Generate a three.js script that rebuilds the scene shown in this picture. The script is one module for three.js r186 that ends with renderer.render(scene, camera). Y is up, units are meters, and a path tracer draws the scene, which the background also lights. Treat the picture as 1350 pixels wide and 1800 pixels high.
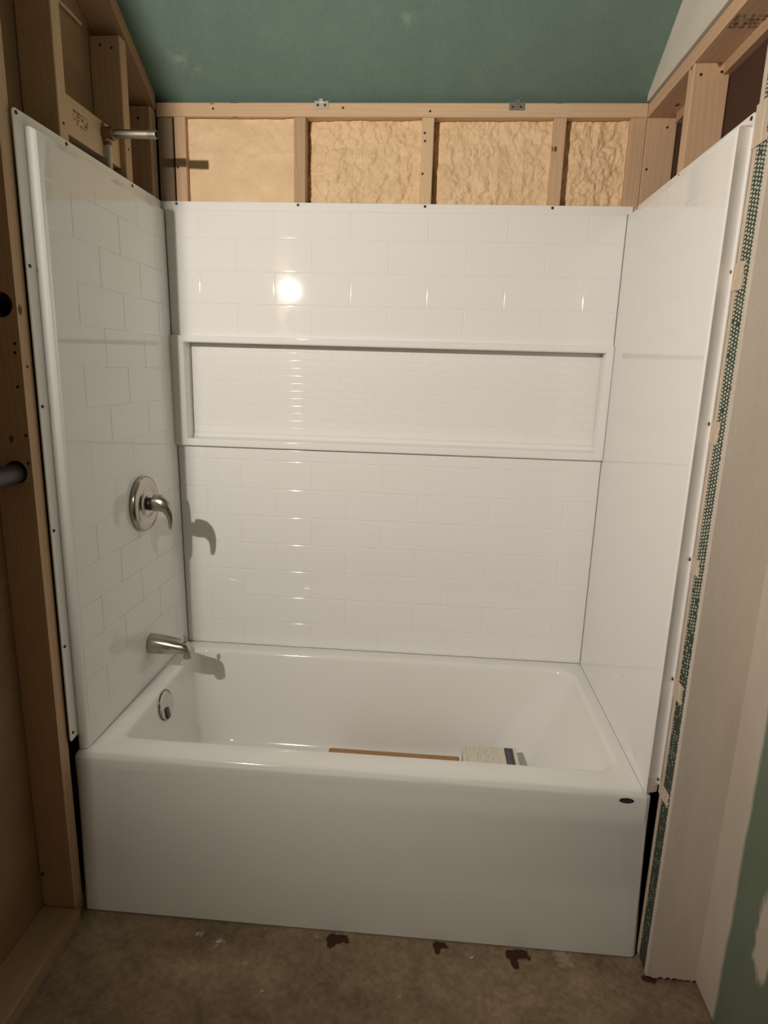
import * as THREE from 'three';
import { mergeGeometries, toCreasedNormals } from 'three/addons/utils/BufferGeometryUtils.js';

// ---------------------------------------------------------------- camera, light, exposure
const scene = new THREE.Scene();
scene.background = new THREE.Color(0x000000);
const renderer = new THREE.WebGLRenderer({ antialias: true });
renderer.toneMapping = THREE.LinearToneMapping;
renderer.toneMappingExposure = 1.0;
renderer.shadowMap.enabled = true;
const camera = new THREE.PerspectiveCamera(2 * Math.atan(900 / 1091.64) * 180 / Math.PI, 0.75, 0.02, 30);
camera.position.set(0.9122, 1.5129, 1.432);
camera.rotation.order = 'YXZ';
camera.rotation.set(-0.2225, 0.0669, 0.0295);

const LAMP = new THREE.Vector3(-0.027, 2.012, 1.35);      // bulb of the clamp lamp on the left stud wall
const AIM = new THREE.Vector3(1.18, 1.80, -0.60);
const lampLight = new THREE.SpotLight(new THREE.Color(1.0, 0.912, 0.805), 9.9, 0, 1.06, 1, 2);
lampLight.position.copy(LAMP);
lampLight.target.position.copy(AIM);
lampLight.castShadow = true;
lampLight.shadow.radius = 0.8;
scene.add(lampLight, lampLight.target);
const lampGlow = new THREE.PointLight(new THREE.Color(1.0, 0.912, 0.805), 0.75, 0, 2);    // light leaving the bare bulb to all sides
lampGlow.position.copy(LAMP); lampGlow.castShadow = true; lampGlow.shadow.radius = 0.8;
scene.add(lampGlow);

// ---------------------------------------------------------------- helpers
let seed = 7;
const rnd = () => { seed = (seed * 1664525 + 1013904223) >>> 0; return seed / 4294967296; };
const hash = (x, y) => { let h = (x * 374761393 + y * 668265263) | 0; h = Math.imul(h ^ (h >>> 13), 1274126177); return ((h ^ (h >>> 16)) >>> 0) / 4294967296; };
const sm = t => t * t * (3 - 2 * t);
const noise = (x, y) => { const i = Math.floor(x), j = Math.floor(y), u = sm(x - i), v = sm(y - j);
  return (hash(i, j) * (1 - u) + hash(i + 1, j) * u) * (1 - v) + (hash(i, j + 1) * (1 - u) + hash(i + 1, j + 1) * u) * v; };
const fbm = (x, y, o = 4) => { let s = 0, a = 0.5, t = 0; for (let k = 0; k < o; k++) { s += a * noise(x, y); t += a; x = x * 2.03 + 17.3; y = y * 2.03 + 9.1; a *= 0.5; } return s / t; };
const clamp = (x, a = 0, b = 1) => Math.min(b, Math.max(a, x));
const lerp = (a, b, t) => a + (b - a) * t;
const V = (x, y, z) => new THREE.Vector3(x, y, z);

function dataTex(w, h, f, srgb = true) {           // f(u, v) -> [r, g, b] 0..255
  const d = new Uint8Array(w * h * 4);
  for (let j = 0; j < h; j++) for (let i = 0; i < w; i++) {
    const c = f((i + 0.5) / w, (j + 0.5) / h), k = (j * w + i) * 4;
    d[k] = clamp(c[0], 0, 255); d[k + 1] = clamp(c[1], 0, 255); d[k + 2] = clamp(c[2], 0, 255); d[k + 3] = c.length > 3 ? c[3] : 255;
  }
  const t = new THREE.DataTexture(d, w, h); t.wrapS = t.wrapT = THREE.RepeatWrapping;
  t.magFilter = THREE.LinearFilter; t.minFilter = THREE.LinearFilter;
  if (srgb) t.colorSpace = THREE.SRGBColorSpace;
  t.needsUpdate = true; return t;
}
const taken = {};
const numbered = n => { taken[n] = (taken[n] ?? -1) + 1; return taken[n] ? `${n}_${String(taken[n]).padStart(3, '0')}` : n; };
function thing(name, label, category, pos = [0, 0, 0], group) {
  const o = new THREE.Group(); o.name = numbered(name); o.position.set(...pos); scene.add(o);
  o.userData = { label, category }; if (group) o.userData.group = group;
  return o;
}
function structure(name, label) { const o = new THREE.Group(); o.name = name; scene.add(o); o.userData = { kind: 'structure', label }; return o; }
function origin(o) { const p = V(0, 0, 0); for (let q = o; q && q !== scene; q = q.parent) p.add(q.position); return p; }
function part(parent, name, geo, mat, label) {     // geometry given in world coordinates
  const p = origin(parent), g = geo.clone(); g.translate(-p.x, -p.y, -p.z);
  const m = new THREE.Mesh(g, mat); m.name = name; m.castShadow = m.receiveShadow = true;
  if (label) m.userData.label = label;
  parent.add(m); return m;
}
function fin(g) { g.computeVertexNormals(); return g; }
function quads(list) {                              // list of [a,b,c,d] corners -> geometry with hard edges
  const p = [], ix = [];
  list.forEach((q, k) => { q.forEach(v => p.push(v.x, v.y, v.z)); ix.push(4 * k, 4 * k + 1, 4 * k + 2, 4 * k, 4 * k + 2, 4 * k + 3); });
  const g = new THREE.BufferGeometry(); g.setAttribute('position', new THREE.Float32BufferAttribute(p, 3)); g.setIndex(ix);
  return fin(g);
}
function loft(rows, closed = false, crease = 0.7, capA = false, capB = false) {   // rows of points
  const n = rows[0].length, p = [], ix = [];
  rows.forEach(r => r.forEach(v => p.push(v.x, v.y, v.z)));
  for (let j = 0; j + 1 < rows.length; j++) for (let i = 0; i < (closed ? n : n - 1); i++) {
    const a = j * n + i, b = j * n + (i + 1) % n, c = a + n, d = b + n; ix.push(a, b, d, a, d, c);
  }
  const cap = (row, flip) => { const c = V(0, 0, 0); rows[row].forEach(v => c.add(v)); c.multiplyScalar(1 / n); const k = p.length / 3; p.push(c.x, c.y, c.z);
    for (let i = 0; i < n; i++) { const a = row * n + i, b = row * n + (i + 1) % n; flip ? ix.push(k, b, a) : ix.push(k, a, b); } };
  if (capA) cap(0, true); if (capB) cap(rows.length - 1, false);
  const g = new THREE.BufferGeometry(); g.setAttribute('position', new THREE.Float32BufferAttribute(p, 3)); g.setIndex(ix);
  const o = crease ? toCreasedNormals(g, crease) : fin(g);
  return o;
}
function uvAlong(g, axis, s0 = 0, t0 = 0, S = 2, T = 0.25) {   // uv in metres: grain runs along axis 0 x, 1 y, 2 z
  if (g.index) g = g.toNonIndexed();
  const p = g.attributes.position, n = g.attributes.normal, uv = [];
  for (let i = 0; i < p.count; i++) {
    const P = [p.getX(i), p.getY(i), p.getZ(i)], N = [Math.abs(n.getX(i)), Math.abs(n.getY(i)), Math.abs(n.getZ(i))];
    const o = [0, 1, 2].filter(k => k !== axis), a = N[o[0]] > N[o[1]] ? o[1] : o[0];
    uv.push((P[axis] + s0) / S, (P[a] + t0) / T);
  }
  g.setAttribute('uv', new THREE.Float32BufferAttribute(uv, 2)); return g;
}
function bx(x0, x1, y0, y1, z0, z1, c = 0.002) {    // chamfered box
  c = Math.min(c, (x1 - x0) / 3, (y1 - y0) / 3, (z1 - z0) / 3);
  const s = new THREE.Shape(); s.moveTo(x0 + c, y0 + c); s.lineTo(x1 - c, y0 + c); s.lineTo(x1 - c, y1 - c); s.lineTo(x0 + c, y1 - c); s.closePath();
  const g = new THREE.ExtrudeGeometry(s, { depth: z1 - z0 - 2 * c, bevelEnabled: true, bevelThickness: c, bevelSize: c, bevelSegments: 1, steps: 1 });
  g.translate(0, 0, z0 + c); return toCreasedNormals(g, 0.3);
}
const plain = g => { const h = g.index ? g.toNonIndexed() : g.clone(); for (const k of Object.keys(h.attributes)) if (k !== 'position' && k !== 'normal') h.deleteAttribute(k); return h; };
const join = a => mergeGeometries(a.map(plain));
function tube(points, r, seg = 24, rad = 14) { return new THREE.TubeGeometry(new THREE.CatmullRomCurve3(points), seg, r, rad, false); }
function lathe(pts, seg = 40) { return new THREE.LatheGeometry(pts.map(p => new THREE.Vector2(p[0], p[1])), seg); }
function disc(r, h, seg = 14) { return lathe([[0, 0], [r, 0], [r, h * 0.6], [r * 0.8, h], [0, h]].map(p => [Math.max(p[0], 1e-5), p[1]]), seg); }
function aimY(g, dir) { return g.applyQuaternion(new THREE.Quaternion().setFromUnitVectors(V(0, 1, 0), dir)); }

// a raised tile: four corners counter-clockwise seen from the front, normal n, height h, rounded edge e
function tileGeo(c, n, h = 0.0010, e = 0.0028, gap = 0.0004) {
  const m = V(0, 0, 0); c.forEach(v => m.add(v)); m.multiplyScalar(0.25);
  const inset = (k, d) => { const a = c[k], b = c[(k + 1) % 4], z = c[(k + 3) % 4];
    return a.clone().addScaledVector(b.clone().sub(a).normalize(), d).addScaledVector(z.clone().sub(a).normalize(), d); };
  const top = [0, 1, 2, 3].map(k => inset(k, gap + e).addScaledVector(n, h));
  const out = [0, 1, 2, 3].map(k => inset(k, gap));
  const p = [], q = [], ix = [];
  const put = (v, w) => { p.push(v.x, v.y, v.z); q.push(w.x, w.y, w.z); return p.length / 3 - 1; };
  const t = top.map(v => put(v, n)); ix.push(t[0], t[1], t[2], t[0], t[2], t[3]);
  for (let k = 0; k < 4; k++) {
    const l = (k + 1) % 4, side = c[l].clone().sub(c[k]).cross(n).normalize(), w = n.clone().multiplyScalar(0.78).addScaledVector(side, 0.62).normalize();
    const a = put(out[k], w), b = put(out[l], w), d = put(top[l], n), f = put(top[k], n);
    ix.push(a, b, d, a, d, f);
  }
  const g = new THREE.BufferGeometry(); g.setAttribute('position', new THREE.Float32BufferAttribute(p, 3)); g.setAttribute('normal', new THREE.Float32BufferAttribute(q, 3)); g.setIndex(ix);
  return g;
}

// ---------------------------------------------------------------- materials
const std = (rgb, roughness, o = {}) => { const m = new THREE.MeshStandardMaterial({ roughness, side: THREE.DoubleSide, ...o }); m.color.setRGB(...rgb); return m; };
const phys = (rgb, roughness, o = {}) => { const m = new THREE.MeshPhysicalMaterial({ roughness, side: THREE.DoubleSide, ...o }); m.color.setRGB(...rgb); return m; };
function woodTex(k, light, dark) {
  const knots = []; for (let i = 0; i < 9; i++) knots.push([hash(i, k * 7 + 1) * 2, hash(i, k * 7 + 2) * 0.25, 0.004 + hash(i, k * 7 + 3) * 0.006]);
  return dataTex(1024, 256, (u, v) => {
    const s = u * 2, t = v * 0.25;
    let kn = 0, bend = 0;
    for (const [a, b, r] of knots) { const dx = (s - a) / 1.6, dy = t - b, d = Math.hypot(dx, dy); kn = Math.max(kn, 1 - sm(clamp((d - r * 0.6) / (r * 0.6)))); bend += (b > t ? -1 : 1) * 0.010 * Math.exp(-(d * d) / (r * r * 9)); }
    const warp = fbm(s * 1.3 + k * 5, t * 9 + k, 3) * 0.05 + bend;
    const ring = Math.pow(0.5 + 0.5 * Math.sin((t + warp) * 2 * Math.PI / 0.014), 2.5);
    const fine = noise(s * 9, t * 900 + k * 31) * 0.6 + noise(s * 40, t * 1500) * 0.4;
    const m = clamp(0.20 * ring + 0.34 * fine + 0.5 * fbm(s * 3 + k, t * 14, 3) - 0.18);
    const c = [0, 1, 2].map(i => lerp(light[i], dark[i], m));
    return c.map((x, i) => lerp(x, [92, 58, 34][i], kn * 0.85));
  });
}
const woodA = std([1, 1, 1], 0.82, { map: woodTex(1, [219, 189, 155], [196, 160, 123]) });
const woodB = std([1, 1, 1], 0.82, { map: woodTex(2, [211, 178, 146], [183, 146, 114]) });
const woodC = std([1, 1, 1], 0.85, { map: woodTex(3, [190, 160, 128], [158, 126, 97]) });
const WOODS = [woodA, woodB, woodC];
const woodOld = std([1, 1, 1], 0.88, { map: woodTex(4, [168, 146, 122], [132, 110, 88]) });
const acrylic = phys([0.865, 0.852, 0.83], 0.045, { ior: 1.49 });
const acrylicTub = phys([0.855, 0.838, 0.81], 0.10, { ior: 1.49 });
const nickel = std([0.48, 0.445, 0.40], 0.23, { metalness: 1 });
const darkRubber = std([0.012, 0.011, 0.010], 0.5);
const galv = std([0.50, 0.47, 0.43], 0.42, { metalness: 1 });
const galvOld = std([1, 1, 1], 0.5, { metalness: 0.85, map: dataTex(256, 128, (u, v) => { const n = fbm(u * 18, v * 9, 4), r = clamp((n - 0.42) * 4); return [lerp(168, 104, r), lerp(160, 88, r), lerp(148, 72, r)]; }) });
const copper = std([0.30, 0.17, 0.09], 0.5, { metalness: 0.7 });
const pexWhite = std([0.62, 0.59, 0.53], 0.45);
const screwMat = std([0.028, 0.022, 0.018], 0.5, { metalness: 0.3 });
const foamMat = std([1, 1, 1], 0.62, { map: dataTex(256, 256, (u, v) => { const n = fbm(u * 10, v * 10, 4) - 0.5, f = hash(u * 4000 | 0, v * 4000 | 0) - 0.5; return [228 + n * 22 + f * 6, 196 + n * 24 + f * 6, 156 + n * 26 + f * 6]; }) });
const kraft = std([1, 1, 1], 0.9, { map: dataTex(256, 256, (u, v) => { const n = fbm(u * 12, v * 5, 4) - 0.5, f = hash(u * 2000 | 0, v * 2000 | 0) - 0.5; return [152 + n * 40 + f * 10, 121 + n * 36 + f * 9, 88 + n * 30 + f * 8]; }) });
const pipeDark = std([0.055, 0.05, 0.047], 0.45);
const card = std([1, 1, 1], 0.85, { map: dataTex(256, 128, (u, v) => { const f = noise(u * 90, v * 12) - 0.5; return [164 + f * 16, 126 + f * 14, 88 + f * 12]; }) });
const dirtTan = std([1, 1, 1], 0.9, { map: dataTex(128, 256, (u, v) => { const n = fbm(u * 10, v * 50, 4) - 0.5; return [206 + n * 80, 188 + n * 80, 168 + n * 76]; }) });
const stripGreen = std([1, 1, 1], 0.85, { map: dataTex(128, 512, (u, v) => { const n = fbm(u * 12, v * 60, 4) - 0.5; return [58 + n * 50, 68 + n * 52, 56 + n * 46]; }) });
const dotWhite = std([0.56, 0.57, 0.47], 0.85);
const greenBoard = std([1, 1, 1], 0.9, { map: dataTex(512, 512, (u, v) => {
  const n = fbm(u * 40, v * 40, 3) - 0.5, f = hash(u * 3000 | 0, v * 3000 | 0) - 0.5;
  const sp = (a, b, r) => { const d = Math.hypot(u - a, (v - b) * 1.2) / r; return clamp(1 - d) * clamp((fbm(u * 160, v * 160, 3) - 0.42) * 5); };
  const w = Math.max(sp(0.152, 0.048, 0.018), sp(0.168, 0.038, 0.012), sp(0.44, 0.09, 0.012), sp(0.765, 0.11, 0.012));
  return [lerp(108 + n * 8 + f * 7, 180, w * 0.4), lerp(132 + n * 8 + f * 7, 190, w * 0.4), lerp(121 + n * 8 + f * 7, 180, w * 0.4)];
}) });
const MUD = [202, 190, 176], GRN = [112, 124, 106];
const speck = (u, v) => (hash(u * 2400 | 0, v * 2400 | 0) - 0.5) * 8;
const wallBoard = std([1, 1, 1], 0.88, { map: (() => { const t = dataTex(512, 1024, (u, v) => {   // right wall, z 0.085..0.885, y 0..2.4: taped corner, then green board
  const z = u * 0.8, y = v * 2.4;
  let w = 1 - sm(clamp((z - 0.088 - 0.014 * (fbm(y * 4, 1.5, 3) - 0.5) * 2) / 0.016 + 0.25 * (fbm(z * 90, y * 30, 3) - 0.5)));
  const blob = Math.hypot((z - 0.225) / 0.035, (y - 0.39) / 0.10) + (fbm(z * 40, y * 16, 3) - 0.5) * 0.8; w = Math.max(w, 1 - sm(clamp((blob - 0.8) * 3)));
  const b2 = Math.hypot((z - 0.36) / 0.05, (y - 1.15) / 0.12) + (fbm(z * 40, y * 16, 3) - 0.5) * 0.8; w = Math.max(w, 1 - sm(clamp((b2 - 0.8) * 3)));
  const n = fbm(z * 14, y * 8, 4) * 12 - 6 + speck(u, v);
  return [0, 1, 2].map(i => lerp(GRN[i], MUD[i], w) + n);
}); t.wrapS = THREE.ClampToEdgeWrapping; return t; })() });
const mudWhite = std([1, 1, 1], 0.88, { map: dataTex(256, 512, (u, v) => { const n = (fbm(u * 5, v * 12, 4) - 0.5) * 18 + speck(u, v); return [MUD[0] + n, MUD[1] + n, MUD[2] + n]; }) });
const paintWhite = std([1, 1, 1], 0.85, { map: dataTex(256, 256, (u, v) => { const n = (fbm(u * 9, v * 9, 4) - 0.5) * 14 + speck(u, v); return [214 + n, 208 + n, 196 + n]; }) });
const STAINS = [[0.729, 0.046, 0.040, 0.016], [0.712, 0.060, 0.012, 0.020], [1.003, 0.040, 0.026, 0.012], [0.998, 0.052, 0.010, 0.014], [1.213, 0.046, 0.034, 0.020], [1.203, 0.066, 0.013, 0.024], [1.545, 0.083, 0.020, 0.014]];
const PALE = [[1.33, 0.045, 0.03], [1.35, 0.06, 0.012], [0.41, 0.09, 0.02], [0.35, 0.07, 0.012], [0.67, 0.045, 0.01], [0.50, 0.14, 0.01], [0.9, 0.19, 0.012]];
const concrete = std([1, 1, 1], 0.88, { map: dataTex(1024, 1024, (u, v) => {           // 2 m x 2 m from x -0.2, z -0.2
  const x = u * 2 - 0.2, z = v * 2 - 0.2;
  const big = fbm(x * 3 + 4, z * 5 + 2, 4) - 0.5, mid = fbm(x * 14, z * 18, 4) - 0.5, fine = fbm(x * 90, z * 90, 3) - 0.5, g = hash(u * 4096 | 0, v * 4096 | 0) - 0.5;
  let c = [142 + big * 62 + mid * 46 + fine * 36 + g * 10, 122 + big * 58 + mid * 44 + fine * 35 + g * 10, 99 + big * 50 + mid * 40 + fine * 32 + g * 10];
  let s = 0; for (const [a, b, rx, rz] of STAINS) { const d = Math.hypot((x - a) / rx, (z - b) / rz) + (fbm(x * 70, z * 70, 3) - 0.5) * 0.9; s = Math.max(s, 1 - sm(clamp((d - 0.75) * 4))); }
  c = c.map((q, i) => lerp(q, [66, 38, 22][i], s));
  let w = 0; for (const [a, b, r] of PALE) { const d = Math.hypot(x - a, z - b) / r + (fbm(x * 120, z * 120, 3) - 0.5) * 1.6; w = Math.max(w, 1 - sm(clamp((d - 0.5) * 3))); }
  return c.map((q, i) => lerp(q, [188, 176, 158][i], w * 0.55));
}) });

// ---------------------------------------------------------------- setting
const W = 1.524, RW = 1.537;                        // tub width, face of the right-hand framing
const ceilY = z => 2.347 + 0.62 * (z + 0.745);
let stickNo = 0;
function stick(parent, name, x0, x1, y0, y1, z0, z1, axis, mat, label) {   // one piece of lumber
  stickNo++;
  const g = uvAlong(bx(x0, x1, y0, y1, z0, z1, 0.0022), axis, hash(stickNo, 3) * 2, hash(stickNo, 5) * 0.25);
  return part(parent, name, g, mat || WOODS[stickNo % 3], label);
}
// floor
const floor = structure('floor', 'bare concrete floor slab with brown stains');
{ const g = bx(-0.4, 2.1, -0.12, 0, -1.05, 2.75, 0.001); const p = g.attributes.position, uv = []; for (let i = 0; i < p.count; i++) uv.push((p.getX(i) + 0.2) / 2, (p.getZ(i) + 0.2) / 2);
  g.setAttribute('uv', new THREE.Float32BufferAttribute(uv, 2)); part(floor, 'concrete_slab', g, concrete); }
// ceiling: sloped moisture-resistant board, then level
const ceiling = structure('ceiling', 'sloped green moisture-resistant gypsum board ceiling');
{ const zr = 0.5, x0 = -0.32, x1 = 2.0, t = 0.03;
  const prof = [[-1.0, ceilY(-1.0)], [zr, ceilY(zr)], [2.75, ceilY(zr)], [2.75, ceilY(zr) + t], [zr - 0.02, ceilY(zr) + t], [-1.0, ceilY(-1.0) + t]];
  const g = loft([x0, x1].map(x => prof.map(q => V(x, q[1], q[0]))), true, 0.2, true, true);
  const p = g.attributes.position, uv = []; for (let i = 0; i < p.count; i++) uv.push((p.getX(i) + 0.25) / 2.4, (p.getZ(i) + 0.75) / 2.25);
  g.setAttribute('uv', new THREE.Float32BufferAttribute(uv, 2)); part(ceiling, 'green_board', g, greenBoard); }

// back wall: top plate, studs, spray foam between them
const wallBack = structure('wall_back', 'open stud wall filled with cream spray foam behind the tub');
const ZB = -0.730;                                   // front of the back framing
stick(wallBack, 'top_plate', -0.003, 1.5365, 2.290, 2.330, ZB - 0.089, ZB, 0, woodA);
stick(wallBack, 'header', 0.0, 1.5365, 1.655, 1.695, ZB - 0.089, ZB, 0, woodB);
const SB = [[-0.003, 0.047, -0.006], [0.0555, 0.0925, 0.003], [0.4445, 0.4825, 0], [0.851, 0.889, 0], [1.2575, 1.2955, 0], [1.4895, 1.5365, 0]];
SB.forEach(([a, b, d], i) => stick(wallBack, 'stud', a, b, 1.696, 2.2895, ZB - 0.089 + d, ZB + d, 1, i === 0 ? woodOld : i === 5 ? woodB : undefined));
{ const bays = [[0.0925, 0.4445, 0.35], [0.4825, 0.851, 0.9], [0.889, 1.2575, 0.9], [1.2955, 1.4895, 1.25]];
  bays.forEach(([a, b, amp], k) => {
    const nx = Math.round((b - a) / 0.0028), ny = 210, rows = [];
    for (let j = 0; j <= ny; j++) { const r = []; for (let i = 0; i <= nx; i++) {
      const u = i / nx, v = j / ny, x = lerp(a, b, u), y = lerp(1.697, 2.2885, v);
      const wx = x + 0.012 * (fbm(x * 22 + k * 9, y * 22, 3) - 0.5), wy = y + 0.02 * (fbm(x * 22 + 40, y * 18 + k, 3) - 0.5);
      const l1 = fbm(wx * 52 + k * 31, wy * 40, 3), l2 = 1 - Math.abs(2 * noise(wx * 95 + k, wy * 70) - 1), l3 = 1 - Math.abs(2 * noise(wx * 190, wy * 150 + k) - 1);
      const edge = k ? 0.020 * Math.exp(-(x - a) / 0.022) : 0, ed2 = 0.008 * Math.exp(-(b - x) / 0.02);
      const soft = k === 0 ? 0.35 + 0.65 * sm(clamp((v - 0.70) * 4)) + 0.6 * sm(clamp((0.1 - u) * 9)) : 1;
      const h = amp * soft * (0.0125 * (l1 - 0.5) + 0.0046 * l2 * l1 * 1.4 + 0.0012 * l3) + 0.010 * (fbm(x * 6 + k * 3, y * 6, 2) - 0.5) + 0.0014 * (fbm(x * 130 + k * 7, y * 130, 2) - 0.5);
      r.push(V(x, y, ZB - (k === 0 ? 0.020 : 0.034) - edge + ed2 + h));
    } rows.push(r); }
    const g = loft(rows, false, 0); const uv = []; for (let j = 0; j <= ny; j++) for (let i = 0; i <= nx; i++) uv.push((a + (b - a) * i / nx) / 0.5, j / ny * 1.2);
    g.setAttribute('uv', new THREE.Float32BufferAttribute(uv, 2)); part(wallBack, 'spray_foam', g, foamMat);
  });
  part(wallBack, 'sheathing', uvAlong(bx(-0.25, 2.0, 0.0, 2.55, -0.88, -0.835, 0.001), 1, 0, 0, 1, 1), kraft); }

// left wall: open framing
const wallLeft = structure('wall_left', 'open stud wall with plumbing on the left');
const XF = -0.0065, XI = -0.0955;
part(wallLeft, 'sheathing', uvAlong(bx(-0.125, -0.0965, 0, 3.13, -0.88, 1.20, 0.001), 1, 0, 0, 1, 1), kraft, 'brown board closing the far side of the studs');
part(wallLeft, 'sheathing', uvAlong(bx(-0.29, -0.26, 0, 3.13, 1.20, 2.75, 0.001), 1, 0, 0, 1, 1), kraft);
part(wallLeft, 'sheathing', uvAlong(bx(-0.27, -0.097, 0, 3.13, 1.202, 1.225, 0.001), 1, 0, 0, 1, 1), kraft);
for (const z of [1.50, 1.91, 2.32]) stick(wallLeft, 'stud', -0.149, -0.060, 0.0, 3.115, z, z + 0.038, 1, woodA);
{ // nearest stud with two bored holes
  const s = new THREE.Shape(); s.moveTo(XI, 0.039); s.lineTo(XF, 0.039); s.lineTo(XF, 2.83); s.lineTo(XI, 2.80); s.closePath();
  for (const [hx, hy] of [[-0.043, 1.633], [-0.047, 1.2576]]) { const h = new THREE.Path(); h.absellipse(hx, hy, 0.0275, 0.0275, 0, Math.PI * 2); s.holes.push(h); }
  const g = new THREE.ExtrudeGeometry(s, { depth: 0.038, bevelEnabled: false, curveSegments: 28 }); g.translate(0, 0, 0.020);
  part(wallLeft, 'stud', uvAlong(g, 1, 0.7, 0.1), woodB);
}
for (const [a, b] of [[-0.210, -0.171], [-0.5505, -0.5105], [-0.7285, -0.690], [0.427, 0.465], [0.812, 0.850]])
  stick(wallLeft, 'stud', XI, a > 0.8 ? XF - 0.0017 : XF, 0.0395, Math.min(ceilY(a), ceilY(0.5)) - 0.052, a, b, 1);
{ // rake plate under the sloped ceiling and level plate further on
  const y = z => ceilY(z) - 0.003, prof = [[-0.73, y(-0.73)], [0.5, y(0.5)], [0.5, y(0.5) - 0.046], [-0.73, y(-0.73) - 0.046]];
  const g = loft([XI, XF + 0.003].map(x => prof.map(q => V(x, q[1], q[0]))), true, 0.2, true, true);
  part(wallLeft, 'rake_plate', uvAlong(g, 2, 0.3, 0.05), woodC);
  stick(wallLeft, 'top_plate', XI, XF, ceilY(0.5) - 0.052, ceilY(0.5) - 0.005, 0.502, 1.199, 2);
  stick(wallLeft, 'sill_plate', XI, 0.011, 0, 0.0385, 0.060, 1.199, 2, woodC);
  stick(wallLeft, 'sill_plate', XI, XF, 0, 0.0385, -0.73, 0.0585, 2, woodC);
  stick(wallLeft, 'blocking', -0.064, -0.0225, 2.072, 2.1635, -0.5095, -0.211, 2, woodA, 'blocking board between studs carrying the shower pipe');
  stick(wallLeft, 'blocking', -0.094, -0.055, 2.000, 2.066, -0.688, -0.552, 2, woodC);
  // corner stud leaning against the back framing
  stick(wallLeft, 'stud', -0.045, -0.0045, 2.045, 2.300, -0.7290, -0.707, 1, woodOld);
}
// right wall: framing above the panel, gable board, taped return and the wall running forward
const wallRight = structure('wall_right', 'right wall of open studs with taped drywall return');
stick(wallRight, 'top_plate', RW, RW + 0.089, 2.2895, 2.3275, -0.735, 0.034, 2, woodB);
for (const [a, b] of [[-0.7345, -0.697 - 0.030], [-0.4205, -0.3825], [0.0, 0.036]]) stick(wallRight, 'stud', RW + (a > -0.1 ? 0.004 : 0), RW + 0.089, 0.0, 2.289, Math.min(a, b - 0.03), b, 1, woodB);
part(wallRight, 'sheathing', uvAlong(bx(RW + 0.0905, RW + 0.1185, 0, 3.13, -0.88, 0.06, 0.001), 1, 0, 0, 1, 1), std([0.060, 0.024, 0.012], 0.9), 'dark red-brown board behind the studs');
part(wallRight, 'furring_strip', uvAlong(bx(RW + 0.072, RW + 0.0905, 2.262, 2.2895, -0.695, 0.0, 0.001), 2, 0, 0.1), woodC);
{ const g = loft([RW - 0.006, RW + 0.008].map(x => [V(x, 2.334, -0.735), V(x, 2.334, 0.075), V(x, ceilY(0.075), 0.075), V(x, ceilY(-0.735) - 0.001, -0.735)]), true, 0.2, true, true);
  part(wallRight, 'gable_board', uvAlong(g, 2, 0, 0, 0.8, 0.8), paintWhite, 'white finished board above the top plate'); }
const RET = 0.085, XR = 1.658;
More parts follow.
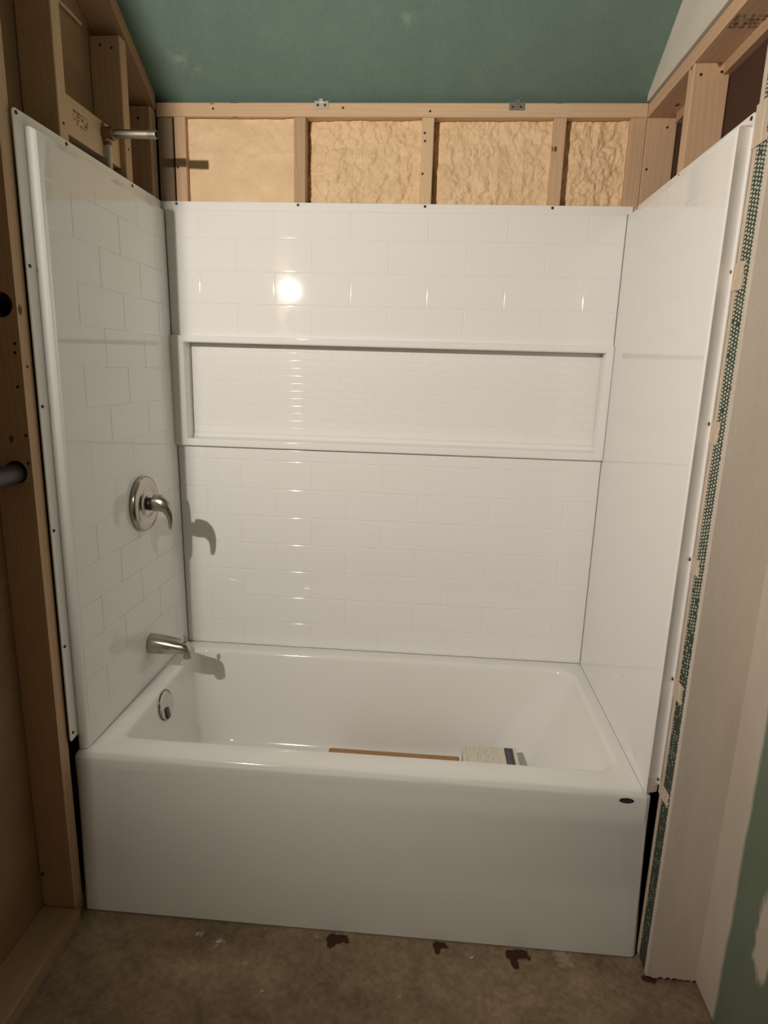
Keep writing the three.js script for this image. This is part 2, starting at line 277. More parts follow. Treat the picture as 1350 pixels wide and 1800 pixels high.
{ // end of the return wall facing the tub: torn paper edge and perforated bead
  part(wallRight, 'drywall_edge', uvAlong(bx(RW - 0.002, RW + 0.0035, 0.010, 2.80, 0.0085, 0.0225, 0.001), 1, 0, 0, 0.6, 0.06), dirtTan, 'torn tan paper edge of the drywall');
  part(wallRight, 'bead_strip', uvAlong(bx(RW - 0.001, RW + 0.0035, 0.010, 2.80, 0.0242, RET - 0.012, 0.001), 1, 0, 0, 0.5, 0.06), stripGreen, 'dark green perforated bead strip');
  const dots = [];
  for (let j = 0; j < 300; j++) for (let i = 0; i < 4; i++) {
    const y = 0.06 + j * 0.0078 + (i % 2) * 0.0039, z = 0.0300 + i * 0.0123, k = hash(j, i), f = clamp((y - 0.55) / 0.6);
    if (k > 0.35 + 0.62 * f) continue;
    const r = (0.55 + 0.45 * f) * (0.85 + 0.3 * hash(i, j)), g = new THREE.CircleGeometry(0.0026, 7); g.scale(1.75 * r, r, 1); g.rotateY(-Math.PI / 2);
    const p = g.attributes.position; for (let q = 1; q < p.count; q++) p.setX(q, 0.0008); g.computeVertexNormals();
    g.translate(RW - 0.0019, y, z + (k - 0.5) * 0.002); dots.push(plain(g));
  }
  const m = part(wallRight, 'bead_perforations', mergeGeometries(dots), dotWhite, 'white compound showing through the bead holes'); m.userData.kind = 'stuff';
  for (const [y0, y1, z1] of [[1.697, 1.752, 0.060], [1.378, 1.428, 0.050], [1.080, 1.117, 0.055], [0.765, 0.812, 0.064], [0.495, 0.530, 0.070], [1.968, 2.048, 0.068]]) {
    const s = new THREE.Shape(), n = 9; s.moveTo(0.005, y0);
    for (let i = 0; i <= n; i++) s.lineTo(z1 - 0.012 * hash(i, y0 * 900 | 0), lerp(y0, y1, i / n));
    s.lineTo(0.005, y1); s.closePath();
    const g = new THREE.ExtrudeGeometry(s, { depth: 0.0016, bevelEnabled: false }); g.rotateY(-Math.PI / 2); g.translate(RW - 0.0022, 0, 0);
    part(wallRight, 'torn_paper', uvAlong(g, 1, y0, 0, 0.6, 0.1), dirtTan);
  }
  // return facing the room
  const ret = new THREE.Shape(); ret.moveTo(RW - 0.001, 0.014);
  for (let i = 1; i <= 14; i++) ret.lineTo(lerp(RW, XR + 0.001, i / 14), 0.008 + 0.008 * hash(i, 77));
  ret.lineTo(XR + 0.001, 2.90); ret.lineTo(RW - 0.001, 2.86); ret.closePath();
  const g = new THREE.ExtrudeGeometry(ret, { depth: 0.0115, bevelEnabled: true, bevelSize: 0.002, bevelThickness: 0.002, bevelSegments: 2 }); g.translate(0, 0, RET - 0.0135);
  part(wallRight, 'drywall_return', uvAlong(g, 1, 0, 0, 1.6, 0.6), mudWhite, 'mud-covered narrow drywall return');
  part(wallRight, 'backing_stud', uvAlong(bx(RW + 0.006, XR + 0.02, 0.0, 2.85, 0.037, RET - 0.016, 0.001), 1), woodC);
  const h = bx(XR, XR + 0.03, 0.012, 3.125, RET - 0.002, 2.75, 0.001), p = h.attributes.position, uv = [];
  for (let i = 0; i < p.count; i++) uv.push((p.getZ(i) - 0.085) / 0.8, p.getY(i) / 2.4);
  h.setAttribute('uv', new THREE.Float32BufferAttribute(uv, 2)); part(wallRight, 'green_board', h, wallBoard, 'green board with a taped white corner');
  part(wallRight, 'wall_backing', bx(XR + 0.031, XR + 0.09, 0, 3.13, -0.05, 2.75, 0.001), woodC);
}
// wall behind the camera
const wallFront = structure('wall_front', 'drywall behind the viewpoint');
part(wallFront, 'drywall', uvAlong(bx(-0.30, 1.75, 0, 3.13, 2.66, 2.75, 0.001), 1, 0, 0, 1, 1), paintWhite);

// ---------------------------------------------------------------- bathtub
const TX1 = 1.5235, HD = 0.487;
function rrect(x0, x1, z0, z1, r, y, n = 10) {       // rounded rectangle ring, fixed point count
  const pts = [], rr = Array.isArray(r) ? r : [r, r, r, r], c = [[x1 - rr[0], z1 - rr[0], 0], [x0 + rr[1], z1 - rr[1], 1], [x0 + rr[2], z0 + rr[2], 2], [x1 - rr[3], z0 + rr[3], 3]];
  const side = 14;
  for (let k = 0; k < 4; k++) {
    const [cx, cz, q] = c[k], R = rr[k];
    for (let i = 0; i <= n; i++) { const a = (q + i / n) * Math.PI / 2; pts.push(V(cx + R * Math.cos(a), y, cz + R * Math.sin(a))); }
    const [nx, nz, nq] = c[(k + 1) % 4], R2 = rr[(k + 1) % 4], a0 = (q + 1) * Math.PI / 2, p0 = V(cx + R * Math.cos(a0), y, cz + R * Math.sin(a0)), p1 = V(nx + R2 * Math.cos(nq * Math.PI / 2), y, nz + R2 * Math.sin(nq * Math.PI / 2));
    for (let i = 1; i < side; i++) pts.push(p0.clone().lerp(p1, i / side));
  }
  return pts;
}
const tub = thing('bathtub', 'white alcove bathtub with a plain flat apron', 'bathtub', [0.76, 0, -0.37]);
{
  const O = (i, y) => rrect(-0.0075 + i, TX1 - i, -0.757 + i, 0 - i, [0.014, 0.009, 0.006, 0.006], y);
  const rows = [O(0.0, 0.440), O(0, 0.466), O(0.0012, 0.473), O(0.0048, 0.4800), O(0.0105, 0.4848), O(0.018, HD)];
  const I = (d, y) => rrect(0.084 + d, 1.462 - d, -0.662 + d, -0.082 - d, [0.055, 0.040, 0.045, 0.075], y);
  rows.push(I(-0.012, HD), I(-0.004, HD - 0.0006), I(0.001, HD - 0.004), I(0.0045, HD - 0.010), I(0.006, HD - 0.018));
  // basin: steep drain end on the left, sloped end on the right
  const B = (t, y) => rrect(0.090 + 0.050 * t, 1.456 - 0.19 * t, -0.656 + 0.050 * t, -0.088 - 0.045 * t, [0.06 + 0.05 * t, 0.045 + 0.06 * t, 0.05 + 0.06 * t, 0.08 + 0.05 * t], y);
  for (let k = 1; k <= 8; k++) rows.push(B(k / 8 * 0.86, lerp(HD - 0.018, 0.175, k / 8)));
  for (let k = 1; k <= 6; k++) { const a = k / 6 * Math.PI / 2, f = 0.86 + 0.5 * (1 - Math.cos(a)); const d = 0.05 * (1 - Math.cos(a));
    rows.push(rrect(0.133 + d, 1.2926 - d * 1.4, -0.613 + d, -0.127 - d, [0.105 - d * 0.3, 0.10 - d * 0.3, 0.10 - d * 0.3, 0.12 - d * 0.3], 0.175 - 0.045 * Math.sin(a))); }
  part(tub, 'tub_shell', loft(rows, true, 0.9, false, true), acrylicTub);
  // apron: flat skirt leaning a touch outward to the floor, rounded ends
  const az = y => 0.026 * Math.pow(1 - clamp(y / 0.44), 1.5), ar = [];
  for (const y of [0.004, 0.08, 0.16, 0.24, 0.32, 0.38, 0.42, 0.4402]) {
    const zf = az(y), xl = lerp(0.003, -0.0075, y / 0.44), xr = lerp(TX1 + 0.006, TX1, y / 0.44), R = 0.009, R2 = 0.014, r = [];
    r.push(V(xl, y, zf - 0.055)); for (let i = 0; i <= 6; i++) { const a = Math.PI - i / 6 * Math.PI / 2; r.push(V(xl + R + R * Math.cos(a), y, zf - R + R * Math.sin(a))); }
    for (let i = 0; i <= 6; i++) { const a = Math.PI / 2 - i / 6 * Math.PI / 2; r.push(V(xr - R2 + R2 * Math.cos(a), y, zf - R2 + R2 * Math.sin(a))); } r.push(V(xr, y, zf - 0.055));
    ar.push(r);
  }
  part(tub, 'apron', loft(ar, false, 0.9), acrylicTub);
  // badge
  const bg = aimY(disc(0.5, 1, 28), V(0, 0, 1)); bg.scale(0.037, 0.0145, 0.0022); bg.translate(1.4600, 0.4595, 0.0000);
  const badge = part(tub, 'badge', bg, std([0.035, 0.033, 0.036], 0.35, { metalness: 0.4 }), 'small dark oval maker badge');
  const letters = []; for (let i = 0; i < 7; i++) letters.push(plain(bx(1.4485 + i * 0.0034, 1.4507 + i * 0.0034, 0.4570, 0.4570 + 0.0032 + 0.0016 * hash(i, 4), 0.0014, 0.0026, 0.0002)));
  part(badge, 'raised_lettering', mergeGeometries(letters), std([0.16, 0.155, 0.16], 0.4, { metalness: 0.5 }));
  // overflow plate with lever slot
  const oy = 0.432, oz = -0.350, ox = 0.0985, tilt = new THREE.Quaternion().setFromUnitVectors(V(0, 1, 0), V(1, 0.16, 0).normalize());
  const place = g => { g.applyQuaternion(tilt); g.translate(ox, oy, oz); return g; };
  const plate = part(tub, 'overflow_plate', place(lathe([[1e-4, 0.0075], [0.031, 0.007], [0.042, 0.005], [0.047, 0.001], [0.047, -0.004]], 40)), std([0.56, 0.55, 0.54], 0.14, { metalness: 1 }), 'polished round overflow cover');
  part(plate, 'rim', place(new THREE.TorusGeometry(0.0471, 0.0018, 8, 40).rotateX(Math.PI / 2)), std([0.12, 0.11, 0.10], 0.35, { metalness: 1 }));
  part(plate, 'slot', place(bx(0.004, 0.038, 0.0060, 0.0125, 0.006, 0.024, 0.001)), std([0.10, 0.085, 0.07], 0.4, { metalness: 0.8 }), 'dark lever notch');
}

// ---------------------------------------------------------------- surround panels
function screws(parent, list, n, where) { for (const q of list) { const g = aimY(disc(0.0042, 0.0022, 12), n); g.translate(q[0], q[1], q[2]); part(parent, 'screw', g, screwMat); } }
const ROW0 = 1.1925, PITCH = 0.1033;
function sidePanel(s, label) {
  const left = s > 0, base = left ? 0.0 : RW, zf = left ? -0.012 : 0.006;   // s: direction the face looks (+x for the left panel)
  const fx = (y, z) => { const t = clamp((z - zf) / (-0.717 - zf)); return left ? lerp(0.027, 0.014 + 0.019 * (2.02 - y) / 1.53, t) : lerp(1.502, 1.5055, t); };
  const P = (y, z, d = 0) => V(fx(y, z) + s * d, y, z);
  const g0 = thing('surround_panel', label, 'wall panel', [base, 0.489, -0.36]);
  const prof = (y, drop) => {           // from flange round the front column to the back edge
    const r = [], f = fx(y, zf) - s * drop, b = base + s * 0.003;
    const back = left ? 0.001 : 0.010, e = left ? 0.45 : 0.10;
    r.push(V(b, y, zf - back - 0.001));
    r.push(V(lerp(b, f, 0.06), y, zf - back));
    r.push(V(lerp(b, f, 1 - e), y, zf - (left ? 0 : 0.001)));
    for (let i = 1; i <= 5; i++) { const a = i / 5 * Math.PI / 2; r.push(V(lerp(b, f, 1 - e + e * Math.sin(a)), y, zf - e * 0.030 * (1 - Math.cos(a)))); }
    for (const z of [-0.2, -0.45, -0.717]) r.push(V(fx(y, z) - s * drop, y, z));
    r.push(V(fx(y, -0.719) - s * drop, y, -0.7195)); r.push(V(b, y, -0.7195));
    return r;
  };
  const rows = [prof(0.4885, 0), prof(1.2, 0), prof(2.004, 0), prof(2.009, 0.0015), prof(2.012, 0.006), prof(2.0128, left ? 0.016 : 0.026)];
  part(g0, 'panel_face', loft(rows, false, 0.6), acrylic);
  // nailing flange
  const fl = new THREE.Shape(), zF = left ? 0.0215 : -0.0015 + 0.0175, r = 0.010, yT = 2.0385, yB = left ? 0.530 : 0.512;
  const zE = left ? 0.0215 : 0.0035;
  fl.moveTo(-zE + 0.003, yB); fl.lineTo(0.7195, 0.60); fl.lineTo(0.7195, yT); fl.lineTo(-zE + r, yT); fl.quadraticCurveTo(-zE, yT, -zE, yT - r); fl.lineTo(-zE, yB + 0.006); fl.closePath();
  const fg = new THREE.ExtrudeGeometry(fl, { depth: 0.0028, bevelEnabled: true, bevelSize: 0.0006, bevelThickness: 0.0006, bevelSegments: 1 });
  fg.rotateY(Math.PI / 2); fg.translate(left ? 0 : base - 0.0034, 0, 0);
  part(g0, 'nailing_flange', fg, acrylic);
  const L = left ? [[2.030, 0.012], [1.721, 0.012], [1.409, 0.013], [1.107, 0.013], [0.799, 0.012], [0.551, 0.010], [2.030, -0.177], [2.029, -0.52]] : [[2.030, -0.010], [1.738, -0.006], [1.42, -0.004], [1.107, -0.003], [0.803, -0.003], [0.525, -0.003], [2.030, -0.385]];
  screws(g0, L.map(([y, z]) => [left ? 0.0034 : base - 0.004, y, z]), V(s, 0, 0));
  // raised tiles in running bond
  for (let k = -6; k < 9; k++) {
    const y0 = Math.max(ROW0 + k * PITCH, 0.50), y1 = Math.min(ROW0 + (k + 1) * PITCH, 1.998); if (y1 - y0 < 0.02) continue;
    const off = k % 2 === 0 ? -0.14 : -0.2615, zs = [left ? -0.032 : -0.002];
    for (let m = -2; m < 4; m++) { const z = off - m * 0.243; if (z < -0.045 && z > -0.70) zs.push(z); } zs.push(-0.714);
    for (let i = 0; i + 1 < zs.length; i++) {
      const a = zs[i], b = zs[i + 1], c = [P(y0, a), P(y0, b), P(y1, b), P(y1, a)]; if (!left) c.reverse();
      const n = V(s, 0, (left ? 0.008 : -0.005)).normalize();
      part(g0, 'tile', tileGeo(c, n, 0.0002, 0.0010, 0.0003), acrylic);
    }
  }
  return g0;
}
sidePanel(1, 'left white tub wall panel carrying the shower valve and spout');
sidePanel(-1, 'right white tub wall panel with no fittings');
const bxl = y => 0.0166 + 0.019 * (2.02 - y) / 1.53, bxr = 1.5038, ZP = -0.7185;
function backTiles(parent, rows, phase) {
  rows.forEach(([y0, y1], r) => {
    const off = (r + phase) % 2 ? 0.1285 : 0.2545, xs = [0];
    for (let m = 0; m < 7; m++) { const x = off + m * 0.2525; if (x > 0.06 && x < 1.48) xs.push(x); } xs.push(bxr);
    for (let i = 0; i + 1 < xs.length; i++) {
      const l = y => i ? xs[i] : bxl(y) + 0.001, a = xs[i + 1];
      part(parent, 'tile', tileGeo([V(l(y0), y0, ZP), V(a, y0, ZP), V(a, y1, ZP), V(l(y1), y1, ZP)], V(0, 0, 1)), acrylic);
    }
  });
}
{ // upper back panel with the long niche
  const p = thing('surround_panel', 'upper back white tub wall panel with a long recessed shelf', 'wall panel', [0.762, 1.2375, -0.725]);
  const slab = (y0, y1, z0, z1) => quads([[V(bxl(y0), y0, z1), V(bxr, y0, z1), V(bxr, y1, z1), V(bxl(y1), y1, z1)], [V(bxl(y0), y0, z0), V(bxl(y0), y0, z1), V(bxl(y1), y1, z1), V(bxl(y1), y1, z0)],
    [V(bxr, y0, z1), V(bxr, y0, z0), V(bxr, y1, z0), V(bxr, y1, z1)], [V(bxl(y1), y1, z1), V(bxr, y1, z1), V(bxr, y1, z0), V(bxl(y1), y1, z0)], [V(bxl(y0), y0, z0), V(bxr, y0, z0), V(bxr, y0, z1), V(bxl(y0), y0, z1)], [V(bxr, y0, z0), V(bxl(y0), y0, z0), V(bxl(y1), y1, z0), V(bxr, y1, z0)]]);
  part(p, 'panel_face', slab(1.600, 2.016, -0.7275, ZP), acrylic);
  part(p, 'nailing_flange', bx(0.0, 1.5215, 2.005, 2.0385, -0.7285, -0.7250, 0.0008), acrylic);
  screws(p, [[0.055, 2.031, -0.7245], [0.459, 2.031, -0.7245], [0.870, 2.031, -0.7245], [1.272, 2.031, -0.7245]], V(0, 0, 1));
  backTiles(p, [[1.618, 1.7195], [1.7195, 1.823], [1.823, 1.9265], [1.9265, 2.012]], 0);
  const s = new THREE.Shape(); const e = 0.004; s.moveTo(bxl(1.24) + e - 0.003, 1.2385 + e); s.lineTo(1.5045 - e, 1.2385 + e); s.lineTo(1.5045 - e, 1.6135 - e); s.lineTo(bxl(1.6) + e - 0.003, 1.6135 - e); s.closePath();
  const h = new THREE.Path(), x0 = 0.068 - e, x1 = 1.480 + e, y0 = 1.2635 - e, y1 = 1.5915 + e, q = 0.006;
  h.moveTo(x0 + q, y0); h.lineTo(x1 - q, y0); h.quadraticCurveTo(x1, y0, x1, y0 + q); h.lineTo(x1, y1 - q); h.quadraticCurveTo(x1, y1, x1 - q, y1); h.lineTo(x0 + q, y1); h.quadraticCurveTo(x0, y1, x0, y1 - q); h.lineTo(x0, y0 + q); h.quadraticCurveTo(x0, y0, x0 + q, y0);
  s.holes.push(h);
  const fg = new THREE.ExtrudeGeometry(s, { depth: 0.060, bevelEnabled: true, bevelSize: e, bevelThickness: e, bevelSegments: 4 }); fg.translate(0, 0, -0.768 + 0.004);
  const niche = part(p, 'niche', toCreasedNormals(fg, 0.6), acrylic, 'long recessed shelf with small mosaic tiles');
  const ZN = -0.767;
  part(niche, 'niche_back', bx(0.03, 1.50, 1.245, 1.610, -0.776, ZN, 0.001), acrylic);
  // cove where the back runs into the ledge
  { const r = []; for (let i = 0; i <= 8; i++) { const a = i / 8 * Math.PI / 2; r.push([1.2635 + 0.016 * (1 - Math.sin(a)) , ZN + 0.002 + 0.016 * (1 - Math.cos(a))]); }
    part(niche, 'cove', loft([0.066, 1.482].map(x => r.map(c => V(x, c[0] - 0.0005, c[1]))), false, 0.9), acrylic); }
  const R0 = 1.5685, RP = 0.02606;
  for (let k = -1; k < 11; k++) {
    const a = R0 - (k + 1) * RP, b = Math.min(R0 - k * RP, 1.5915), off = 0.0684 + (((k + 12) % 2) ? 0.0313 : 0);
    const xs = [0.0684]; for (let m = 0; m < 25; m++) { const x = off + m * 0.0625; if (x > 0.085 && x < 1.465) xs.push(x); } xs.push(1.4796);
    for (let i = 0; i + 1 < xs.length; i++) part(niche, 'tile', tileGeo([V(xs[i], a, ZN), V(xs[i + 1], a, ZN), V(xs[i + 1], b, ZN), V(xs[i], b, ZN)], V(0, 0, 1), 0.0007, 0.0018, 0.0004), acrylic);
  }
  // lower back panel
  const l = thing('surround_panel', 'lower back white tub wall panel between shelf and tub rim', 'wall panel', [0.762, 0.489, -0.725]);
  part(l, 'panel_face', slab(0.4895, 1.2365, -0.7275, ZP), acrylic);
  const rows = [[0.494, 0.5825]]; for (let k = 0; k < 6; k++) rows.push([0.5825 + k * 0.10167, 0.5825 + (k + 1) * 0.10167]); rows.push([1.1925, 1.2345]);
  backTiles(l, rows, 0);
}

// ---------------------------------------------------------------- fittings
const ZV = -0.418;
{ const X = 0.030 + 0.0025, y = 1.086, t = thing('valve_trim', 'brushed nickel round shower valve plate with curved lever handle', 'shower valve', [X, y, ZV]);
  const put = g => { aimY(g, V(1, 0, 0)); g.translate(X, y, ZV); return g; };
  part(t, 'escutcheon', put(lathe([[1e-4, 0.012], [0.050, 0.0118], [0.0535, 0.0128], [0.058, 0.0155], [0.066, 0.0165], [0.076, 0.0150], [0.083, 0.0115], [0.0865, 0.006], [0.0870, -0.003]], 64)), nickel);
  part(t, 'center_disc', put(lathe([[1e-4, 0.0175], [0.030, 0.0172], [0.040, 0.0155], [0.0435, 0.0115]], 48)), nickel);
  part(t, 'neck', put(lathe([[0.020, 0.014], [0.020, 0.034], [1e-4, 0.034]], 32)), darkRubber, 'black collar behind the lever');
  // lever: swept oval section, out from the wall then bending down
  const path = [[0.0305, 0.004, 0.022, 0.0205], [0.0325, 0.004, 0.0262, 0.0235], [0.046, 0.004, 0.0275, 0.0235], [0.058, 0.0015, 0.0262, 0.0225], [0.069, -0.006, 0.0225, 0.0205], [0.0775, -0.017, 0.0178, 0.018], [0.083, -0.032, 0.0132, 0.0152], [0.0848, -0.048, 0.0104, 0.0132], [0.0842, -0.063, 0.0088, 0.0118], [0.0825, -0.074, 0.0072, 0.0095], [0.081, -0.0795, 0.003, 0.004]];
  const rows = path.map(([px, py, a, b], i) => { const p0 = path[Math.max(0, i - 1)], p1 = path[Math.min(path.length - 1, i + 1)], d = V(p1[0] - p0[0], p1[1] - p0[1], 0).normalize(), u = V(-d.y, d.x, 0), r = [];
    for (let k = 0; k < 24; k++) { const f = k / 24 * Math.PI * 2; r.push(V(X + px, y + py, ZV).addScaledVector(u, a * Math.cos(f)).add(V(0, 0, b * Math.sin(f)))); } return r; });
  part(t, 'lever', loft(rows, true, 0.9, true, true), nickel);
}
{ const X = 0.034, y = 0.6145, z = -0.415, t = thing('tub_spout', 'brushed nickel tub spout with a diverter knob', 'tub spout', [X, y, z]);
  const sec = [[-0.003, 0, 0.0335, 0.0335], [0.004, 0, 0.0338, 0.0338], [0.03, -0.001, 0.0322, 0.0325], [0.06, -0.003, 0.0290, 0.0300], [0.09, -0.0055, 0.0248, 0.0270], [0.108, -0.0075, 0.0225, 0.0255], [0.120, -0.0115, 0.0215, 0.0245], [0.129, -0.0175, 0.0205, 0.0235], [0.1345, -0.0245, 0.017, 0.0215], [0.1365, -0.031, 0.0115, 0.018]];
  const rows = sec.map(([px, py, a, b]) => { const r = []; for (let k = 0; k < 28; k++) { const f = k / 28 * Math.PI * 2; r.push(V(X + px, y + py + a * Math.cos(f), z + b * Math.sin(f))); } return r; });
  part(t, 'spout_body', loft(rows, true, 0.8, true, true), nickel);
  const out = lathe([[0.0145, 0.020], [0.0155, 0.0], [0.0145, -0.003], [1e-4, -0.003]], 28); out.translate(X + 0.1185, y - 0.040, z); part(t, 'outlet', out, nickel);
  const kn = lathe([[0.0042, 0], [0.0042, 0.014], [0.0062, 0.016], [0.0068, 0.021], [0.0045, 0.0245], [1e-4, 0.025]], 20); kn.translate(X + 0.114, y + 0.0135, z); part(t, 'diverter_knob', kn, nickel);
}
{ const y = 2.134, z = -0.418, t = thing('shower_pipe', 'galvanised pipe nipple sticking out of the left stud wall', 'pipe', [-0.030, y, z]);
  const along = (a, b, r0, r1, seg = 28) => { const g = lathe([[r0 * 0.78, 0], [r0, 0.0], [r0, 0.0015], [r1, b - a - 0.0015], [r1, b - a], [r1 * 0.78, b - a], [r1 * 0.78, b - a - 0.02]], seg); aimY(g, V(1, -0.012, 0).normalize()); g.translate(a, y, z); return g; };
  const nip = part(t, 'nipple', along(-0.008, 0.128, 0.0112, 0.0112), galvOld);
  const th = []; for (let i = 0; i < 9; i++) { const g = new THREE.TorusGeometry(0.0112, 0.0007, 6, 28); g.rotateY(Math.PI / 2); g.translate(0.106 + i * 0.0021, y - 0.0013, z); th.push(plain(g)); }
  part(nip, 'thread', mergeGeometries(th), galvOld);
  part(nip, 'bore', (() => { const g = new THREE.CircleGeometry(0.0090, 24); g.rotateY(Math.PI / 2); g.translate(0.112, y - 0.0012, z); return g; })(), darkRubber, 'dark open end');
  const el = lathe([[1e-4, -0.012], [0.0165, -0.012], [0.0175, -0.006], [0.0175, 0.016], [0.0155, 0.020], [0.012, 0.020]], 28); aimY(el, V(1, 0, 0)); el.translate(-0.0105, y, z);
  part(t, 'drop_elbow', el, copper, 'brown elbow fixed to the blocking');
  const ear = bx(-0.0222, -0.018, y - 0.004, y + 0.026, z - 0.006, z + 0.008, 0.001); part(t, 'mounting_ear', ear, copper);
  const ri = lathe([[0.0080, 0], [0.0080, 0.113], [0.0095, 0.113], [0.0095, 0.120]], 22); ri.translate(-0.0112, y - 0.132, z); part(t, 'riser_tube', ri, pexWhite, 'white riser tube');
  const cr = lathe([[0.0088, 0], [0.0100, 0.001], [0.0100, 0.009], [0.0088, 0.010]], 22); cr.translate(-0.0112, y - 0.030, z); part(t, 'crimp_ring', cr, copper);
}
function clip(x0, x1, y0, y1, label) {
  const t = thing('metal_clip', label, 'metal clip', [(x0 + x1) / 2, y0, ZB], 'drywall clips on the back top plate');
  const s = new THREE.Shape(); s.moveTo(x0, y0); s.lineTo(x1, y0); s.lineTo(x1, y1); s.lineTo(x0, y1); s.closePath();
  for (const f of [0.24, 0.76]) { const h = new THREE.Path(); h.absellipse(lerp(x0, x1, f), lerp(y0, y1, 0.45), 0.005, 0.005, 0, Math.PI * 2); s.holes.push(h); }
  const g = new THREE.ExtrudeGeometry(s, { depth: 0.0014, bevelEnabled: false, curveSegments: 14 }); g.translate(0, 0, ZB + 0.0006);
  part(t, 'clip_plate', g, galv);
  part(t, 'clip_tab', bx(lerp(x0, x1, 0.36), lerp(x0, x1, 0.64), y1 - 0.002, y1 + 0.004, ZB + 0.0006, ZB + 0.010, 0.0004), galv);
  for (const f of [0.24, 0.76]) { const k = aimY(disc(0.0036, 0.002, 10), V(0, 0, 1)); k.translate(lerp(x0, x1, f), lerp(y0, y1, 0.45), ZB + 0.0003); part(t, 'nail_head', k, screwMat); }
}
clip(0.511, 0.555, 2.3125, 2.3335, 'left of the two zinc plates on the wooden top plate under the ceiling');
clip(1.117, 1.164, 2.3085, 2.3305, 'right of the two zinc plates on the wooden top plate under the ceiling');
{ // pipes through the nearest left stud
  const a = thing('drain_pipe', 'dark pipe end inside the upper bored hole of the left stud', 'pipe', [-0.043, 1.633, 0.03]);
  const g = lathe([[0.017, -0.10], [0.0225, -0.10], [0.0225, 0.012], [0.019, 0.0125], [0.017, 0.0]], 28); aimY(g, V(0, 0, 1)); g.translate(-0.046, 1.630, 0.034); part(a, 'pipe_wall', g, pipeDark);
  const b = thing('drain_pipe', 'dark pipe running out through the lower bored hole of the left stud', 'pipe', [-0.047, 1.2545, 0.03]);
  const h = lathe([[1e-4, -0.18], [0.0235, -0.18], [0.0235, 0.38], [0.020, 0.381], [0.020, 0.3]], 28); aimY(h, V(-0.01, -0.01, 1).normalize()); h.translate(-0.0485, 1.2545, 0.03); part(b, 'pipe_wall', h, pipeDark);
}
{ const c = thing('electrical_cable', 'pale cable crossing the left stud bay near the ceiling', 'cable', [-0.090, 2.42, -0.40]);
  part(c, 'cable_sheath', tube([V(-0.091, 2.424, -0.212), V(-0.090, 2.4235, -0.32), V(-0.089, 2.4215, -0.42), V(-0.091, 2.421, -0.462)], 0.0042, 20, 10), std([0.58, 0.50, 0.38], 0.6)); }
// nails in the framing
{ const add = (w, list, n) => { for (const q of list) { const g = aimY(disc(0.0036, 0.0014, 9), n); g.translate(...q); part(w, 'nail', g, screwMat); } };
  add(wallRight, [[RW + 0.068, 2.268, -0.3825], [RW + 0.018, 2.262, -0.3825], [RW + 0.06, 2.262, -0.727], [RW + 0.012, 2.145, -0.727]], V(0, 0, 1));
  add(wallLeft, [[-0.030, 2.385, -0.5105], [-0.062, 2.392, -0.5105], [-0.04, 2.135, -0.5105], [-0.045, 2.27, -0.690], [-0.02, 2.225, -0.690], [-0.065, 2.23, -0.690], [-0.018, 1.55, 0.058], [-0.020, 1.53, 0.058], [-0.022, 1.455, 0.058], [-0.014, 1.345, 0.058], [-0.014, 1.28, 0.058]], V(0, 0, 1));
  add(wallLeft, [[XF, 1.50, 0.040], [XF, 2.13, -0.53], [XF, 2.08, -0.19]], V(1, 0, 0));
  add(wallBack, [[0.185, 2.312, ZB], [0.601, 2.315, ZB], [0.874, 2.306, ZB], [0.064, 2.14, ZB + 0.003], [0.860, 2.245, ZB], [0.862, 2.222, ZB], [0.858, 2.128, ZB]], V(0, 0, 1)); }
// lumber grade marks
{ const mark = (w, rgb, seedK, pts) => { const t = dataTex(128, 64, (u, v) => { const row = Math.floor(v * 4), on = hash(Math.floor(u * 26 + row * 7), row + seedK) > 0.42 && (v * 4) % 1 > 0.25 && noise(u * 60, v * 40 + seedK) > 0.25; return [...rgb, on ? 200 * noise(u * 30, v * 22 + 3) + 40 : 0]; });
    const g = quads([pts]); g.setAttribute('uv', new THREE.Float32BufferAttribute([0, 0, 1, 0, 1, 1, 0, 1], 2)); part(w, 'grade_stamp', g, std([1, 1, 1], 0.85, { map: t, transparent: true })); };
  mark(wallLeft, [120, 66, 44], 5, [V(-0.0221, 2.104, -0.265), V(-0.0221, 2.104, -0.335), V(-0.0221, 2.140, -0.335), V(-0.0221, 2.140, -0.265)]);
  mark(wallRight, [40, 26, 20], 9, [V(RW + 0.004, 2.2888, -0.165), V(RW + 0.084, 2.2888, -0.165), V(RW + 0.084, 2.2888, -0.225), V(RW + 0.004, 2.2888, -0.225)]); }

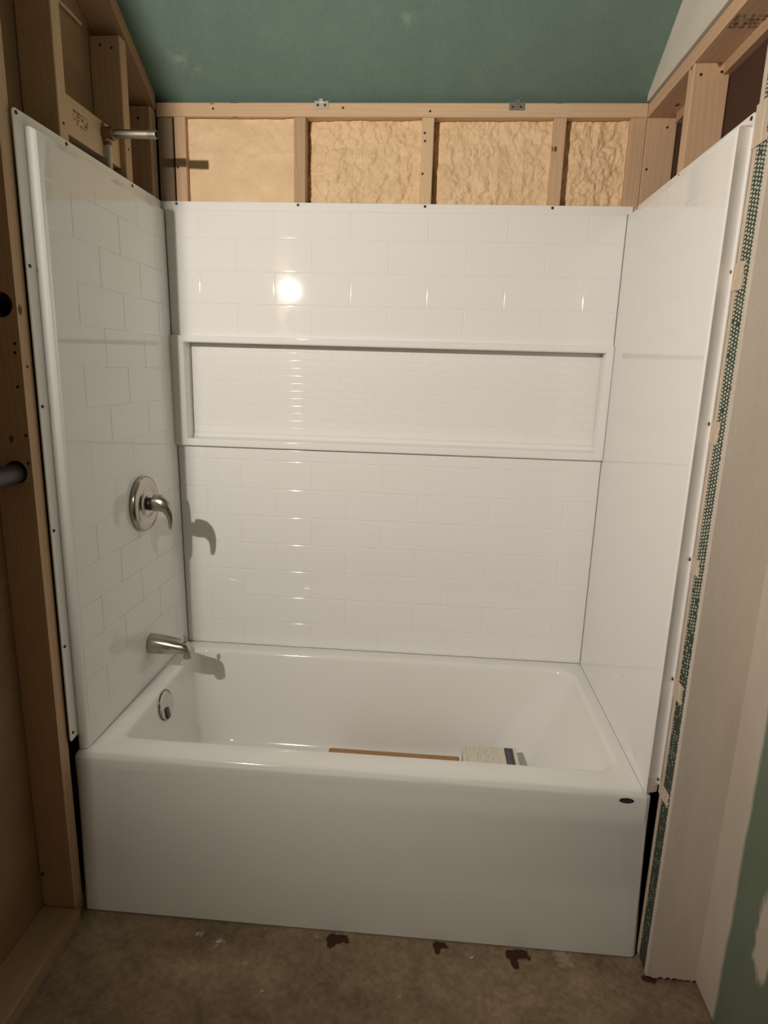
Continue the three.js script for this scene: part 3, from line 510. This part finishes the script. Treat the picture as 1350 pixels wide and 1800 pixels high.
// ---------------------------------------------------------------- cartons in the tub and chips on the floor
{ const b = thing('cardboard_carton', 'long brown cardboard carton lying in the tub beside the white box', 'carton', [0.80, 0.131, -0.40]);
  part(b, 'carton_body', uvAlong(bx(0.62, 1.066, 0.131, 0.236, -0.470, -0.34, 0.0015), 0, 0, 0, 0.5, 0.3), card);
  part(b, 'flap', uvAlong(bx(0.63, 1.063, 0.2365, 0.2395, -0.466, -0.40, 0.0008), 0, 0, 0, 0.5, 0.3), card);
  const w = thing('instruction_box', 'white printed box with a dark grey block standing in the tub', 'box', [1.17, 0.131, -0.42]);
  part(w, 'box_body', bx(1.078, 1.262, 0.131, 0.2575, -0.512, -0.335, 0.0015), std([0.70, 0.68, 0.63], 0.6));
  const cv = document.createElement('canvas'); cv.width = 512; cv.height = 512; const x = cv.getContext('2d');
  x.fillStyle = '#ddd6c8'; x.fillRect(0, 0, 512, 512);
  x.fillStyle = '#8b8478'; for (let c = 0; c < 15; c++) for (let k = 0; k < 22; k++) { const l = 6 + hash(c, k) * 14; if (hash(c, k + 50) > 0.22) x.fillRect(24 + c * 22 + (c > 7 ? 8 : 0), 14 + k * 22, 3 + 3 * hash(c, 90), l); }
  x.fillStyle = '#4b474b'; x.fillRect(398, 12, 84, 480); x.fillStyle = '#6d686b'; for (let k = 0; k < 30; k++) x.fillRect(412 + 40 * hash(k, 1), 20 + 440 * hash(k, 2), 3 + 5 * hash(k, 3), 14 + 50 * hash(k, 4));
  const tx = new THREE.CanvasTexture(cv); tx.colorSpace = THREE.SRGBColorSpace;
  const g = quads([[V(1.0795, 0.2579, -0.337), V(1.2605, 0.2579, -0.337), V(1.2605, 0.2579, -0.5105), V(1.0795, 0.2579, -0.5105)]]); g.setAttribute('uv', new THREE.Float32BufferAttribute([0, 0, 1, 0, 1, 1, 0, 1], 2));
  part(w, 'printed_label', g, std([1, 1, 1], 0.6, { map: tx }), 'paper label with small print'); }
for (const [x, z, a, l, label] of [[0.412, 0.088, 0.2, 0.022, 'short pale plaster chip on the concrete below the left half of the apron'], [0.345, 0.072, 1.2, 0.013, 'tiny pale crumb left of the short plaster chip'], [0.562, 0.212, 0.9, 0.013, 'white sliver lying farthest out on the concrete floor'], [1.090, 0.068, 0.5, 0.014, 'white flake near the right-hand brown stain']]) {
  const t = thing('plaster_chip', label, 'debris', [x, 0, z], 'plaster chips on the floor');
  const s = new THREE.Shape(); for (let i = 0; i < 7; i++) { const f = i / 7 * Math.PI * 2, r = 0.6 + 0.4 * hash(i, x * 1000 | 0); i ? s.lineTo(l / 2 * r * Math.cos(f), l / 5 * r * Math.sin(f)) : s.moveTo(l / 2 * r, 0); } s.closePath();
  const g = new THREE.ExtrudeGeometry(s, { depth: 0.002, bevelEnabled: true, bevelSize: 0.0008, bevelThickness: 0.0008, bevelSegments: 1 }); g.rotateX(-Math.PI / 2); g.rotateY(a); g.translate(x, 0.0008, z);
  part(t, 'chip', g, std([0.60, 0.56, 0.50], 0.9));
}

// ---------------------------------------------------------------- clamp lamp on the left wall, seen only mirrored in the panels
{ const t = thing('clamp_lamp', 'work lamp clamped to a left wall stud, mirrored in the back panel', 'lamp', LAMP.toArray());
  const d = AIM.clone().sub(LAMP).normalize(), put = g => { aimY(g, d); g.translate(LAMP.x, LAMP.y, LAMP.z); return g; };
  const em = new THREE.MeshStandardMaterial({ color: 0x000000, emissive: new THREE.Color(0.92, 0.95, 1.0), emissiveIntensity: 55 });
  part(t, 'bulb', new THREE.SphereGeometry(0.02, 24, 16).scale(0.75, 1.6, 0.75).translate(LAMP.x, LAMP.y, LAMP.z), em);
  part(t, 'socket', lathe([[1e-4, -0.080], [0.012, -0.080], [0.014, -0.074], [0.014, -0.038], [0.010, -0.030]], 24).translate(LAMP.x, LAMP.y, LAMP.z), darkRubber);
  part(t, 'arm', tube([V(LAMP.x, LAMP.y - 0.078, LAMP.z), V(LAMP.x - 0.004, LAMP.y - 0.13, LAMP.z + 0.02), V(LAMP.x - 0.015, LAMP.y - 0.16, LAMP.z + 0.07), V(-0.055, LAMP.y - 0.16, 1.49)], 0.005, 30, 10), darkRubber);
  part(t, 'clamp', bx(-0.085, -0.052, LAMP.y - 0.19, LAMP.y - 0.13, 1.480, 1.4985, 0.004), darkRubber);
}
scene.traverse(o => { if (o.isMesh) { o.castShadow = true; o.receiveShadow = true; } });
renderer.render(scene, camera);
